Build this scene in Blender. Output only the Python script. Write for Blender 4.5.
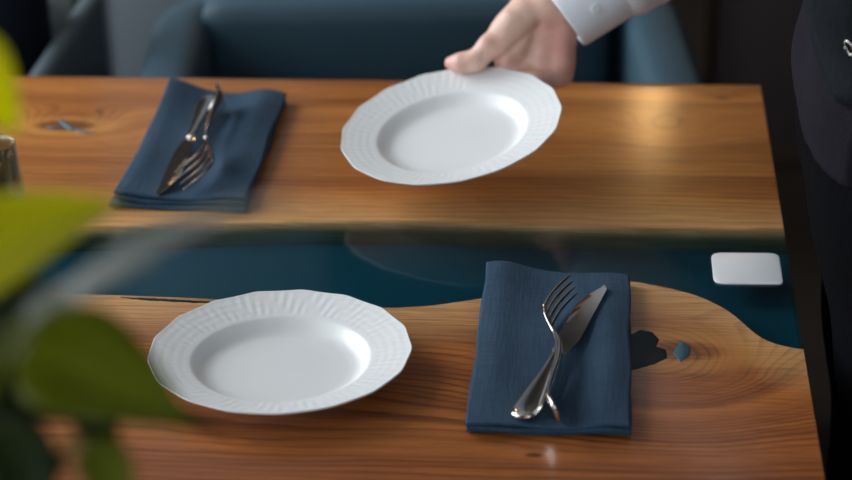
import bpy, bmesh, math, random
import numpy as np
from mathutils import Vector, Matrix
random.seed(4)
for o in list(bpy.data.objects): bpy.data.objects.remove(o)
scn = bpy.context.scene
COL = scn.collection
PI = math.pi

# ------------------------------------------------------------------ camera
CAM = np.array([-0.17789, -2.31777, 1.64095])
PITCH, YAW, ROLL, FPX = 0.438408, -0.085830, -0.018654, 2200.0
_cp, _sp, _cy, _sy = math.cos(PITCH), math.sin(PITCH), math.cos(YAW), math.sin(YAW)
FW = np.array([_sy*_cp, _cy*_cp, -_sp]); _r = np.array([_cy, -_sy, 0.]); _u = np.cross(_r, FW)
RT = math.cos(ROLL)*_r + math.sin(ROLL)*_u; UP = -math.sin(ROLL)*_r + math.cos(ROLL)*_u
cd = bpy.data.cameras.new('camera'); cam = bpy.data.objects.new('camera', cd); COL.objects.link(cam)
M = Matrix(((RT[0], UP[0], -FW[0], CAM[0]), (RT[1], UP[1], -FW[1], CAM[1]), (RT[2], UP[2], -FW[2], CAM[2]), (0, 0, 0, 1)))
cam.matrix_world = M
cd.sensor_width = 36; cd.lens = FPX/852*36; cd.clip_start = .05
cd.dof.use_dof = True; cd.dof.focus_distance = 1.93; cd.dof.aperture_fstop = 4.2
scn.camera = cam
def ray(px, py): return FW + (px-426)/FPX*RT - (py-240)/FPX*UP
def atZ(px, py, z): d = ray(px, py); return CAM + d*(z-CAM[2])/d[2]
def atY(px, py, y): d = ray(px, py); return CAM + d*(y-CAM[1])/d[1]
def atD(px, py, t): return CAM + ray(px, py)*t

# ------------------------------------------------------------------ world, light, exposure
scn.view_settings.view_transform = 'Standard'; scn.view_settings.look = 'None'
scn.view_settings.gamma = 1; scn.view_settings.use_curve_mapping = False
scn.view_settings.exposure = -0.1
w = bpy.data.worlds.new('world'); scn.world = w; w.use_nodes = True
w.node_tree.nodes['Background'].inputs[0].default_value = (.55, .68, .82, 1)
w.node_tree.nodes['Background'].inputs[1].default_value = 1.2
def area(name, loc, target, sx, sy, power, col):
    l = bpy.data.lights.new(name, 'AREA'); l.shape = 'RECTANGLE'; l.size = sx; l.size_y = sy; l.energy = power; l.color = col
    o = bpy.data.objects.new(name, l); COL.objects.link(o); o.location = loc
    o.rotation_euler = (Vector(target)-Vector(loc)).to_track_quat('-Z', 'Y').to_euler()
    return o
# daylight entering the two windows of the left wall and the one behind the camera
area('window_light', (-2.55, .55, 1.75), (-.3, -.3, .8), 1.7, 1.9, 98, (.90, .96, 1))
area('window_light', (-2.55, -1.75, 1.75), (-.3, -.5, .8), 1.5, 1.9, 30, (.90, .96, 1))
area('window_light', (.2, -4.3, 1.9), (-.3, 0, .8), 2.6, 1.7, 26, (.92, .97, 1))

# ------------------------------------------------------------------ helpers
def tag(o, label=None, cat=None, group=None, kind=None):
    if label: o['label'] = label
    if cat: o['category'] = cat
    if group: o['group'] = group
    if kind: o['kind'] = kind
    return o
def empty(name, loc=(0, 0, 0), rot=None):
    o = bpy.data.objects.new(name, None); o.empty_display_size = .05; COL.objects.link(o); o.location = loc
    if rot is not None: o.rotation_euler = rot
    return o
def mesh_obj(name, verts, faces, mat, parent=None, off=None, smooth=True, attrs=None, mats=None, fmat=None):
    """verts in the parent's space (off: origin of that space, subtracted)"""
    V = np.asarray(verts, float)
    if off is not None: V = V - np.asarray(off)[None, :3]
    me = bpy.data.meshes.new(name); me.from_pydata(V.tolist(), [], [list(map(int, f)) for f in faces]); me.update()
    if attrs:
        for k, a in attrs.items():
            at = me.attributes.new(k, 'FLOAT', 'POINT'); at.data.foreach_set('value', np.asarray(a, np.float32))
    for m_ in (mats or [mat]): me.materials.append(m_)
    if fmat is not None: me.polygons.foreach_set('material_index', np.asarray(fmat, np.int32))
    bm = bmesh.new(); bm.from_mesh(me); bmesh.ops.recalc_face_normals(bm, faces=bm.faces); bm.to_mesh(me); bm.free()
    if smooth: me.polygons.foreach_set('use_smooth', [True]*len(me.polygons))
    o = bpy.data.objects.new(name, me); COL.objects.link(o)
    if parent: o.parent = parent
    return o
def sharp(o, ang=40):
    me = o.data; bm = bmesh.new(); bm.from_mesh(me)
    for e in bm.edges:
        e.smooth = not (len(e.link_faces) == 2 and e.calc_face_angle(0) > math.radians(ang))
    bm.to_mesh(me); bm.free(); return o
def box_bm(bm, lo, hi, bev=0.0, seg=2):
    r = bmesh.ops.create_cube(bm, size=1); vs = r['verts']
    for v in vs: v.co = Vector([(lo[i]+hi[i])/2 + v.co[i]*(hi[i]-lo[i]) for i in range(3)])
    if bev > 0:
        es = {e for v in vs for e in v.link_edges}
        bmesh.ops.bevel(bm, geom=list(es), offset=bev, segments=seg, affect='EDGES', profile=.5)
def bm_obj(name, bm, mat, parent=None, smooth=True, ang=35):
    me = bpy.data.meshes.new(name); bmesh.ops.recalc_face_normals(bm, faces=bm.faces); bm.to_mesh(me); bm.free()
    me.materials.append(mat)
    if smooth: me.polygons.foreach_set('use_smooth', [True]*len(me.polygons))
    o = bpy.data.objects.new(name, me); COL.objects.link(o)
    if parent: o.parent = parent
    return sharp(o, ang) if smooth else o
def box(name, lo, hi, mat, parent=None, bev=.004, seg=2):
    bm = bmesh.new(); box_bm(bm, lo, hi, bev, seg); return bm_obj(name, bm, mat, parent)
def grid_faces(n, m, wrap=False):
    """n rings of m verts"""
    f = []
    for i in range(n-1):
        for j in range(m if wrap else m-1):
            k = (j+1) % m
            f.append((i*m+j, i*m+k, (i+1)*m+k, (i+1)*m+j))
    return f
def loft(rings, cap=True):
    n, m = len(rings), len(rings[0]); V = [p for r in rings for p in r]; F = grid_faces(n, m, True)
    if cap:
        F.append(tuple(range(m))[::-1]); F.append(tuple((n-1)*m+j for j in range(m)))
    return V, F
def tube(pts, radii, m=12, cap=True):
    pts = [np.asarray(p, float) for p in pts]; rings = []; ref = np.array([0, 0, 1.])
    for i, p in enumerate(pts):
        t = pts[min(i+1, len(pts)-1)]-pts[max(i-1, 0)]; t /= np.linalg.norm(t)
        a = np.cross(t, ref)
        if np.linalg.norm(a) < .1: a = np.cross(t, [1., 0, 0])
        a /= np.linalg.norm(a); b = np.cross(t, a); ref = np.cross(a, t) if abs(t[2]) > .9 else ref
        rings.append([p+radii[i]*(math.cos(2*PI*j/m)*a+math.sin(2*PI*j/m)*b) for j in range(m)])
    return loft(rings, cap)
def lathe(prof, m=48):
    rings = [[(r*math.cos(2*PI*j/m), r*math.sin(2*PI*j/m), z) for j in range(m)] for r, z in prof]
    return loft(rings, True)
def interp(xs, ys, n):
    t = np.linspace(xs[0], xs[-1], n); return t, np.interp(t, xs, ys)
def smoothcurve(P, n):
    """Catmull-Rom through the points P"""
    P = [np.asarray(p, float) for p in P]; P = [2*P[0]-P[1]]+P+[2*P[-1]-P[-2]]; out = []
    k = len(P)-3
    for i in range(n):
        s = i/(n-1)*k; j = min(int(s), k-1); t = s-j; a, b, c, d = P[j:j+4]
        out.append(.5*(2*b+(c-a)*t+(2*a-5*b+4*c-d)*t*t+(3*b-a-3*c+d)*t**3))
    return out

# signed-distance bodies (smooth unions of tapered capsules and ellipsoids), meshed by surface nets
def sdf_mesh(prims, vox, k=.01, clip=None, disp=None, pad=.02):
    lo = np.min([np.minimum(p[1], p[2])-max(p[3], p[4]) if p[0] == 'c' else np.asarray(p[1])-max(p[2]) for p in prims], 0)-pad
    hi = np.max([np.maximum(p[1], p[2])+max(p[3], p[4]) if p[0] == 'c' else np.asarray(p[1])+max(p[2]) for p in prims], 0)+pad
    n = np.ceil((hi-lo)/vox).astype(int)+1
    G = np.stack(np.meshgrid(*[lo[i]+vox*np.arange(n[i]) for i in range(3)], indexing='ij'), -1).astype(np.float32)
    D = np.full(n, 1e3, np.float32)
    for p in prims:
        if p[0] == 'c':
            a, b = np.asarray(p[1], np.float32), np.asarray(p[2], np.float32); ab = b-a
            h = np.clip(((G-a)@ab)/max(float(ab@ab), 1e-9), 0, 1)
            d = np.linalg.norm(G-a-h[..., None]*ab, axis=-1)-(p[3]+(p[4]-p[3])*h)
        else:
            c, r = np.asarray(p[1], np.float32), np.asarray(p[2], np.float32)
            q = G-c
            if len(p) > 3: q = q@np.asarray(p[3], np.float32)      # columns: the ellipsoid's axes
            k0 = np.linalg.norm(q/r, axis=-1); k1 = np.linalg.norm(q/(r*r), axis=-1)+1e-9
            d = k0*(k0-1)/k1
        h = np.clip(.5+.5*(D-d)/k, 0, 1); D = D*(1-h)+d*h-k*h*(1-h)
    if disp is not None: D = D-disp(G)
    if clip is not None: D = np.maximum(D, clip(G))
    D[0], D[-1] = 1, 1; D[:, 0] = D[:, -1] = 1; D[:, :, 0] = D[:, :, -1] = 1
    s = D < 0; N = tuple(x-1 for x in D.shape)
    acc = np.zeros(N+(3,), np.float32); cnt = np.zeros(N, np.float32)
    cor = [(i, j, l) for i in (0, 1) for j in (0, 1) for l in (0, 1)]
    def sub(A, c): return A[c[0]:c[0]+N[0], c[1]:c[1]+N[1], c[2]:c[2]+N[2]]
    for a in cor:
        for ax in range(3):
            if a[ax] == 0:
                b = list(a); b[ax] = 1; b = tuple(b); da, db = sub(D, a), sub(D, b)
                x = sub(s, a) != sub(s, b); t = np.where(x, da/(da-db+1e-12), 0)
                for q_ in range(3): acc[..., q_] += np.where(x, a[q_]+(t if q_ == ax else 0), 0)
                cnt += x
    act = cnt > 0; idx = np.full(N, -1, np.int64); idx[act] = np.arange(act.sum())
    ijk = np.argwhere(act); V = lo+vox*(ijk+acc[act]/cnt[act][:, None])
    F = []
    for ax in range(3):
        sl0 = [slice(0, N[0]), slice(0, N[1]), slice(0, N[2])]
        A = s[:N[0], :N[1], :N[2]]; sh = [0, 0, 0]; sh[ax] = 1
        B = s[sh[0]:sh[0]+N[0], sh[1]:sh[1]+N[1], sh[2]:sh[2]+N[2]]
        e = np.argwhere(A != B); o1, o2 = [x for x in range(3) if x != ax]
        e = e[(e[:, o1] > 0) & (e[:, o2] > 0)]
        def at(d1, d2):
            q_ = e.copy(); q_[:, o1] -= d1; q_[:, o2] -= d2; return idx[q_[:, 0], q_[:, 1], q_[:, 2]]
        f = np.stack([at(0, 0), at(1, 0), at(1, 1), at(0, 1)], 1); F.append(f[(f >= 0).all(1)])
    return V, np.concatenate(F)

# ------------------------------------------------------------------ material helpers
class S:
    """tiny maths on node sockets"""
    def __init__(s, nt, sock): s.nt, s.k = nt, sock
    def _op(s, op, b=None, c=None, rev=False):
        n = s.nt.nodes.new('ShaderNodeMath'); n.operation = op
        args = [s, b, c]
        if rev: args = [b, s, c]
        for i, a in enumerate(args):
            if a is None: continue
            if isinstance(a, S): s.nt.links.new(a.k, n.inputs[i])
            else: n.inputs[i].default_value = a
        return S(s.nt, n.outputs[0])
    def __add__(s, b): return s._op('ADD', b)
    __radd__ = __add__
    def __mul__(s, b): return s._op('MULTIPLY', b)
    __rmul__ = __mul__
    def __sub__(s, b): return s._op('SUBTRACT', b)
    def __rsub__(s, b): return s._op('SUBTRACT', b, rev=True)
    def __truediv__(s, b): return s._op('DIVIDE', b)
    def __pow__(s, b): return s._op('POWER', b)
    def fn(s, op, b=None, c=None): return s._op(op, b, c)
    def ramp(s, a, b, lo=0., hi=1.):
        n = s.nt.nodes.new('ShaderNodeMapRange'); n.interpolation_type = 'SMOOTHSTEP'
        s.nt.links.new(s.k, n.inputs[0])
        for i, v in enumerate((a, b, lo, hi)): n.inputs[1+i].default_value = v
        return S(s.nt, n.outputs[0])
class Mat:
    def __init__(s, name):
        s.m = bpy.data.materials.new(name); s.m.use_nodes = True; s.nt = s.m.node_tree
        s.b = s.nt.nodes['Principled BSDF']; s.out = s.nt.nodes['Material Output']
    def new(s, t): return s.nt.nodes.new(t)
    def set(s, **kw):
        for k, v in kw.items():
            k = {'color': 'Base Color', 'rough': 'Roughness', 'metal': 'Metallic', 'coat': 'Coat Weight', 'coatr': 'Coat Roughness', 'sheen': 'Sheen Weight', 'sss': 'Subsurface Weight', 'spec': 'Specular IOR Level', 'trans': 'Transmission Weight', 'ior': 'IOR'}[k]
            s.link(v, s.b.inputs[k])
        return s
    def link(s, v, inp):
        if isinstance(v, S): s.nt.links.new(v.k, inp)
        elif isinstance(v, (tuple, list)) and len(v) == 3: inp.default_value = tuple(v)+((1,) if inp.type == 'RGBA' else ())
        else: inp.default_value = v
    def coord(s, off=(0, 0, 0)):
        t = s.new('ShaderNodeTexCoord'); n = s.new('ShaderNodeSeparateXYZ'); a = s.new('ShaderNodeVectorMath')
        s.nt.links.new(t.outputs['Object'], a.inputs[0]); a.inputs[1].default_value = off
        s.nt.links.new(a.outputs[0], n.inputs[0]); return [S(s.nt, n.outputs[i]) for i in range(3)]
    def vec(s, x, y, z=0.):
        n = s.new('ShaderNodeCombineXYZ')
        for i, v in enumerate((x, y, z)): s.link(v, n.inputs[i])
        return S(s.nt, n.outputs[0])
    def noise(s, v, scale=1., detail=3, rough=.5, col=False):
        n = s.new('ShaderNodeTexNoise'); s.nt.links.new(v.k, n.inputs['Vector'])
        n.inputs['Scale'].default_value = scale; n.inputs['Detail'].default_value = detail; n.inputs['Roughness'].default_value = rough
        return S(s.nt, n.outputs['Color' if col else 'Fac'])
    def mix(s, f, a, b, mode='MIX'):
        n = s.new('ShaderNodeMix'); n.data_type = 'RGBA'; n.blend_type = mode
        s.link(f, n.inputs[0]); s.link(a, n.inputs[6]); s.link(b, n.inputs[7]); return S(s.nt, n.outputs[2])
    def attr(s, name):
        n = s.new('ShaderNodeAttribute'); n.attribute_name = name; return S(s.nt, n.outputs['Fac'])
    def bump(s, h, strength=.3, dist=.001):
        n = s.new('ShaderNodeBump'); n.inputs['Strength'].default_value = strength; n.inputs['Distance'].default_value = dist
        s.nt.links.new(h.k, n.inputs['Height']); s.nt.links.new(n.outputs[0], s.b.inputs['Normal']); return s
def srgb(r, g, b): return tuple(((c/255+.055)/1.055)**2.4 if c > 10 else c/255/12.92 for c in (r, g, b))

def simple(name, col, rough=.5, var=.12, scale=8, bump=0., bscale=200, **kw):
    m = Mat(name); x, y, z = m.coord(); v = m.vec(x, y, z); n = m.noise(v, scale, 4)
    m.set(color=m.mix(n, tuple(c*(1-var) for c in col), tuple(min(1, c*(1+var)) for c in col)), rough=rough, **kw)
    if bump: m.bump(m.noise(v, bscale, 2), bump, .001)
    return m.m

def wood_table(name, off, humps, knots, warm, ring=92.):
    """long-grain slab; humps bend the growth rings into arches, knots darken"""
    m = Mat(name); x, y, z = m.coord(off); e = m.attr('edge')
    wob = m.noise(m.vec(x*1.6, y*5, z*2), 1.6, 3)-.5
    wob2 = m.noise(m.vec(x*7, y*16, z*5), 1., 2)-.5
    F = y+z*.35+wob*.045+wob2*.008
    for hx, hy, ax, ay, A in humps:
        r2 = ((x-hx)*(1/ax))**2+((y-hy)*(1/ay))**2
        F = F+(r2*-1).fn('EXPONENT')*A
    fl = F*ring+(m.noise(m.vec(x*1.2, F*26), 1., 2)-.5)*2.2
    saw = fl.fn('FRACT'); late = saw.ramp(.45, .93)*saw.ramp(.93, 1., 1., 0.)
    amp = m.noise(m.vec(x*1.3, F*16, 3.3), 1., 2).ramp(.36, .62)
    wide = m.noise(m.vec(x*.7, F*19), 1., 3)
    fib = m.noise(m.vec(x*16, y*520, z*300), 1., 3, .6)
    pore = m.noise(m.vec(x*30, y*900, z*500), 1., 1).ramp(.62, .74)
    c = m.mix(wide.ramp(.32, .68), warm[0], warm[1])
    c = m.mix(late*(amp*.62+.10), c, warm[2])
    sap_glare = (e+(m.noise(m.vec(x*7, y*9), 1., 3)-.5)*.035).ramp(.0, warm[4], 1., 0.)
    c = m.mix(sap_glare*.72, c, warm[3])
    c = m.mix(late*sap_glare*.35, c, warm[1])
    c = m.mix(fib.ramp(.38, .68)*.42, c, warm[2])
    c = m.mix(pore*.38, c, (.03, .012, .005))
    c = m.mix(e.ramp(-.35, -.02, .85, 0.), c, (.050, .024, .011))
    for kx, ky, ax, ay, st in knots:
        r2 = ((x-kx)*(1/ax))**2+((y-ky)*(1/ay))**2+wob2*2.0
        if ax > .02: c = m.mix(r2.ramp(.7, 1.5)*r2.ramp(1.5, 6., .28, 0.), c, srgb(222, 164, 84))
        c = m.mix(r2.ramp(.25, 1.25, st, 0.), c, (.035, .013, .006))
    m.set(color=c, rough=fib.ramp(.2, .8, .30, .42), coat=.32, coatr=.15, spec=.4)
    m.bump(fib*.5+saw*.2, .12, .0006)
    return m.m

def resin_mat():
    m = Mat('teal_resin'); nt = m.nt; nt.nodes.remove(m.b)
    lw = m.new('ShaderNodeLayerWeight'); lw.inputs[0].default_value = .5; fr = ((S(nt, lw.outputs['Facing'])**5.)*.96+.04).k.node
    tr = m.new('ShaderNodeBsdfTransparent'); gl = m.new('ShaderNodeBsdfGlossy'); gl.inputs['Roughness'].default_value = .09
    mx = m.new('ShaderNodeMixShader'); nt.links.new(fr.outputs[0], mx.inputs[0]); nt.links.new(tr.outputs[0], mx.inputs[1]); nt.links.new(gl.outputs[0], mx.inputs[2])
    va = m.new('ShaderNodeVolumeAbsorption'); va.inputs['Color'].default_value = (.22, .70, .79, 1); va.inputs['Density'].default_value = 44
    nt.links.new(mx.outputs[0], m.out.inputs['Surface']); nt.links.new(va.outputs[0], m.out.inputs['Volume'])
    return m.m
def cloth(name, col, wv=900., rough=.85, spec=.12):
    m = Mat(name); x, y, z = m.coord(); 
    wx = (x*wv*2*PI/1.0).fn('SINE'); wy = (y*wv*2*PI/1.0).fn('SINE')
    nb = m.noise(m.vec(x*30, y*420, z*80), 1., 3)+m.noise(m.vec(x*420, y*30, z*80), 1., 3)
    c = m.mix(nb.ramp(.75, 1.3), tuple(a*.86 for a in col), tuple(a*1.14 for a in col))
    big = m.noise(m.vec(x, y, z), 14., 3)
    c = m.mix(big.ramp(.35, .7)*.35, c, tuple(a*1.35 for a in col))
    m.set(color=c, rough=rough, sheen=.03 if spec > .1 else 0., spec=spec); m.bump(nb+wx*wy*.15, .55, .0012); return m.m
def glass(name, tint, rough=.02, opac=.04):
    m = Mat(name); nt = m.nt; nt.nodes.remove(m.b)
    lw = m.new('ShaderNodeLayerWeight'); lw.inputs[0].default_value = .5; fr = ((S(nt, lw.outputs['Facing'])**5.)*(1-opac)+opac).k.node
    tr = m.new('ShaderNodeBsdfTransparent'); tr.inputs[0].default_value = tint+(1,)
    gl = m.new('ShaderNodeBsdfGlossy'); gl.inputs['Roughness'].default_value = rough
    mx = m.new('ShaderNodeMixShader'); nt.links.new(fr.outputs[0], mx.inputs[0]); nt.links.new(tr.outputs[0], mx.inputs[1]); nt.links.new(gl.outputs[0], mx.inputs[2])
    nt.links.new(mx.outputs[0], m.out.inputs['Surface']); return m.m
def emit(name, col, st):
    m = Mat(name); m.set(color=col); m.b.inputs['Emission Color'].default_value = col+(1,); m.b.inputs['Emission Strength'].default_value = st; return m.m

MT = {
    'steel': simple('brushed_steel', (.60, .58, .55), .17, .05, 30, metal=1.),
    'blacksteel': simple('black_metal', (.02, .02, .022), .4, .1, 10),
    'napkin': cloth('navy_linen', srgb(48, 69, 89)),
    'floor': None, 'resin': resin_mat(),
    'pigment': simple('teal_pigment', (.024, .098, .118), .5, .3, 6),
    'inlay': simple('dark_resin_fill', (.004, .012, .016), .4, .4, 30, spec=.25),
    'inlay2': simple('blue_grey_resin_fill', (.045, .11, .14), .35, .4, 30, spec=.3),
    'pad': simple('white_plastic', (.82, .83, .85), .35, .03, 20),
    'teal': simple('teal_upholstery', srgb(41, 71, 86), .6, .16, 9, .25, 350, sheen=.04),
    'grey': simple('grey_upholstery', srgb(150, 154, 152), .8, .12, 9, .2, 300),
    'greydark': simple('slate_upholstery', srgb(90, 104, 110), .8, .12, 9, .2, 300),
    'navy': simple('dark_navy_upholstery', srgb(16, 22, 32), .85, .15, 9, .2, 300, spec=.2),
    'pillar': simple('grey_plaster', srgb(128, 138, 146), .8, .05, 3),
    'pillar2': simple('pale_grey_trim', srgb(165, 171, 180), .7, .05, 3),
    'darkwall': simple('dark_wall_paint', srgb(52, 48, 48), .75, .1, 2),
    'panel': simple('dark_brown_panel', srgb(72, 64, 62), .6, .12, 4),
    'midwall': simple('grey_wall_paint', srgb(120, 120, 120), .8, .05, 2),
    'ceil': simple('ceiling_paint', srgb(150, 150, 148), .8, .03, 2),
    'darkwood': simple('dark_stained_wood', srgb(50, 36, 28), .5, .2, 14),
    'vest': cloth('charcoal_cloth', srgb(29, 27, 33), 500., .9, .05),
    'vest2': cloth('grey_cloth', srgb(27, 30, 33), 500., .9, .05),
    'trousers': cloth('black_cloth', (.004, .004, .005), 500., .95, .02),
    'shirt': None, 'shoe': simple('black_leather', (.01, .01, .01), .3, .1, 20),
    'leaf': None, 'soil': simple('soil', (.03, .018, .01), .95, .4, 60, .8, 120),
    'pot': simple('grey_clay', srgb(110, 105, 100), .7, .1, 12),
    'hair': simple('dark_hair', (.02, .012, .008), .45, .3, 60, .6, 300),
    'bulb': emit('warm_lamp_glow', (1., .60, .24), 42.),
    'brass': simple('aged_brass', (.42, .27, .10), .35, .1, 20, metal=1.),
}

# ------------------------------------------------------------------ the room
def plank_floor():
    m = Mat('dark_floor_boards'); x, y, z = m.coord(); g = m.noise(m.vec(x*3, y*40), 1., 4)
    m.set(color=m.mix(g, srgb(38, 31, 27), srgb(60, 50, 44)), rough=.45); m.bump(g, .1); return m.m
MT['floor'] = plank_floor()
XL, XR, YF, YB, ZC = -2.6, 2.4, -4.4, 3.2, 2.9
tag(box('floor', (XL, YF, -.06), (XR, YB, -.012), simple('sub_floor', srgb(20, 17, 15), .8), bev=0), 'dark boarded floor of the dining room', None, None, 'structure')
fl = bpy.data.objects['floor']
pl_me = None; nb_ = 0
for i in range(28):
    for j in range(3):
        y0 = YF+i*.2715; x0 = XL+(XR-XL)/3*j
        if pl_me is None:
            b0 = box('board', (0, 0, 0), ((XR-XL)/3-.004, .2675, .011), MT['floor'], fl, bev=.0015, seg=1); pl_me = b0.data
        else:
            b0 = bpy.data.objects.new('board', pl_me); COL.objects.link(b0); b0.parent = fl
        b0.location = (x0+.002, y0+.002, -.012)
tag(box('ceiling', (XL, YF, ZC), (XR, YB, ZC+.05), MT['ceil'], bev=0), kind='structure')
tag(box('wall_back', (XL, YB, -.06), (XR, YB+.1, ZC), MT['darkwall'], bev=0), kind='structure')
tag(box('wall_right', (XR, YF, -.06), (XR+.1, YB, ZC), MT['darkwall'], bev=0), kind='structure')
WIN = [(-.35, 1.5), (-2.6, -.9)]; WZ = (.75, 2.65)
bm = bmesh.new()
box_bm(bm, (XL-.12, YF, -.06), (XL, YB, WZ[0])); box_bm(bm, (XL-.12, YF, WZ[1]), (XL, YB, ZC))
for a, b in ((YF, -2.6), (-.9, -.35), (1.5, YB)): box_bm(bm, (XL-.12, a, WZ[0]), (XL, b, WZ[1]))
tag(bm_obj('wall_left', bm, MT['midwall']), kind='structure')
bm = bmesh.new()
box_bm(bm, (XL, YF-.12, -.06), (XR, YF, 1.0)); box_bm(bm, (XL, YF-.12, 2.75), (XR, YF, ZC))
box_bm(bm, (XL, YF-.12, 1.), (-1.2, YF, 2.75)); box_bm(bm, (1.6, YF-.12, 1.), (XR, YF, 2.75))
tag(bm_obj('wall_front', bm, MT['midwall']), kind='structure')
GL = glass('window_glass', (.95, .97, .98))
def window(n, lo, hi, axis):
    r = empty('window_%d' % n, lo); r['kind'] = 'structure'
    lo, hi = np.array(lo), np.array(hi); d = hi-lo; s = .05
    h = [i for i in range(2) if i != axis][0]
    def bar(a, b): box('frame_bar', tuple(a), tuple(b), MT['blacksteel'], r, bev=.004, seg=1)
    z = np.zeros(3)
    for f in (0, 1):
        a = z.copy(); b = d.copy(); a[h] = f*(d[h]-s); b[h] = a[h]+s; bar(a, b)
    for f in (0, .5, 1):
        a = z.copy(); b = d.copy(); a[2] = f*(d[2]-s); b[2] = a[2]+s; a[h] = s; b[h] = d[h]-s; bar(a, b)
    for f in (0, .5):
        a = z.copy(); b = d.copy(); a[axis] = d[axis]*.45; b[axis] = d[axis]*.55; a[h] = s; b[h] = d[h]-s
        a[2] = f*(d[2]-s)+s; b[2] = (f+.5)*(d[2]-s); box('pane', tuple(a), tuple(b), GL, r, bev=0)
window(1, (XL-.09, -.35, WZ[0]), (XL-.03, 1.5, WZ[1]), 0)
window(2, (XL-.09, -2.6, WZ[0]), (XL-.03, -.9, WZ[1]), 0)
window(3, (-1.2, YF-.09, 1.), (1.6, YF-.03, 2.75), 1)

# grey pillar with a paler corner, seen left of the armchair; dark panelled screen at the right
pa = atY(101, 40, .95); pb = atY(220, 40, .95)
r = empty('pillar', (pa[0], .95, 0)); r['kind'] = 'structure'; r['label'] = 'grey plaster pillar with a paler corner strip'
box('shaft', (.012, 0, 0), (pb[0]-pa[0]+.16, .3, ZC), MT['pillar'], r, bev=.006)
box('corner_strip', (-.004, -.004, 0), (.014, .30, ZC), MT['pillar2'], r, bev=.0085, seg=1)
r = empty('room_divider', (.02, 1.5, 0)); tag(r, 'dark brown panelled screen in the shadows behind the table corner', 'screen')
for i in range(4): box('panel', (i*.4+.012, -.012, .06), (i*.4+.388, .012, 1.9), MT['panel'], r, bev=.004)
for i in range(5): box('stile', (i*.4-.012, -.02, 0), (i*.4+.012, .02, 1.95), MT['darkwood'], r, bev=.003)
box('top_rail', (-.012, -.022, 1.9), (1.612, .022, 1.95), MT['darkwood'], r, bev=.003)

# ------------------------------------------------------------------ the river table
TZ = .75; TH = .048; TX0 = -1.55; TY0 = -.93
TB = np.array([-.78, -.46, 0.])
table = empty('dining_table', TB); tag(table, 'live-edge wooden dining table with a dark teal resin river', 'table')
def poly(px): return np.array([atZ(x, y, TZ)[:2] for x, y in px])
top_e = poly([(-60, 229), (0, 228), (91, 226.4), (151, 224.3), (278, 221.6), (340, 220.8), (429, 220.5), (480, 222.8), (559, 226), (610, 227.2), (665, 227.4), (720, 228.2), (783, 228.6)])
bot_e = poly([(-60, 289), (0, 291), (45, 292.5), (141, 296), (207, 298.6), (300, 305), (394, 308), (430, 306), (480, 299), (530, 289), (580, 281), (631, 281), (665, 287), (699, 296), (720, 306), (734, 314), (748, 328), (757, 336), (768, 342), (785, 346.5), (806, 350)])
xs = np.unique(np.concatenate([np.linspace(TX0, 0, 311)]))
def edge_at(P):
    o = np.argsort(P[:, 0]); P = P[o]
    y = np.interp(xs, P[:, 0], P[:, 1])
    k = np.array([1, 2, 3, 2, 1.]); k /= k.sum(); return np.convolve(np.pad(y, 2, mode='edge'), k, 'valid')
def wig(s, a): rng = np.random.RandomState(s); return a*sum(np.sin(xs*f+rng.rand()*7)/math.sqrt(f/9) for f in (9, 17, 31, 57, 93))/3
yt = edge_at(top_e)+wig(1, .0009); yb = edge_at(bot_e)+wig(2, .0008)
def slab(name, ye, yo, sgn, mat, slope, seed):
    """sgn: +1 the slab lies behind (larger y) its live edge, -1 in front"""
    rows = 34; V = []; E = []; n = len(xs); sl = slope+wig(seed, slope*.35)
    t = np.linspace(0, 1, rows)**1.25
    R = []                                             # section from the lower live edge up, over the top, down the outer side
    for f, dz in ((1.0, -TH), (.86, -TH*.72), (.62, -TH*.45), (.34, -TH*.2), (.1, -TH*.045)):
        R.append((ye-sgn*sl*f, np.full(n, TZ+dz), np.full(n, -f)))
    for q in t: R.append((ye+(yo-ye)*q if q < 1 else np.full(n, yo-sgn*.004), np.full(n, TZ), np.abs((yo-ye)*q)))
    R.append((np.full(n, yo-sgn*.0012), np.full(n, TZ-.0012), np.abs(yo-ye)))
    R.append((np.full(n, yo), np.full(n, TZ-.004), np.abs(yo-ye))); R.append((np.full(n, yo), np.full(n, TZ-TH), np.abs(yo-ye)))
    for y, z, e in R: V += list(zip(xs, y, z)); E += list(e)
    m = len(R); F = grid_faces(m, n)
    F += [((m-1)*n+j, (m-1)*n+j+1, j+1, j) for j in range(n-1)]
    F.append([i*n for i in range(m)]); F.append([i*n+n-1 for i in range(m)][::-1])
    o = mesh_obj(name, V, F, mat, table, TB, attrs={'edge': E}); return sharp(o, 50)
def P(px, py): q = atZ(px, py, TZ); return q[0], q[1]
k1, k2, k3, k4, k5 = P(64, 126), P(668, 128), P(722, 98), P(652, 350), P(735, 420)
mw1 = wood_table('oiled_elm_back', tuple(TB), [(*k1, .060, .050, .085), (*k2, .050, .045, .062), (*k3, .03, .02, .02), (*P(420, 150), .5, .06, .012)],
                 [(*k1, .030, .014, .5), (*k3, .010, .004, .8), (*P(100, 112), .006, .003, .6)],
                 [srgb(200, 128, 62), srgb(158, 90, 38), srgb(92, 48, 20), srgb(222, 174, 116), .080])  # pale sapwood band, made wider and lighter to carry glare along the river
mw2 = wood_table('oiled_elm_front', tuple(TB), [(k4[0]+.012, k4[1]-.045, .105, .085, .17), (k4[0]-.02, k4[1], .05, .04, .05), (*P(300, 450), .35, .05, .02), (*P(80, 380), .25, .06, -.03)],
                 [(k4[0]+.012, k4[1], .045, .020, .55), (*P(534, 455), .009, .004, .8)],
                 [srgb(182, 108, 52), srgb(140, 76, 36), srgb(80, 40, 19), srgb(224, 174, 118), .10])
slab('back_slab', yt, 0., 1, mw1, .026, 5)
slab('front_slab', yb, TY0, -1, mw2, .020, 6)
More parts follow.
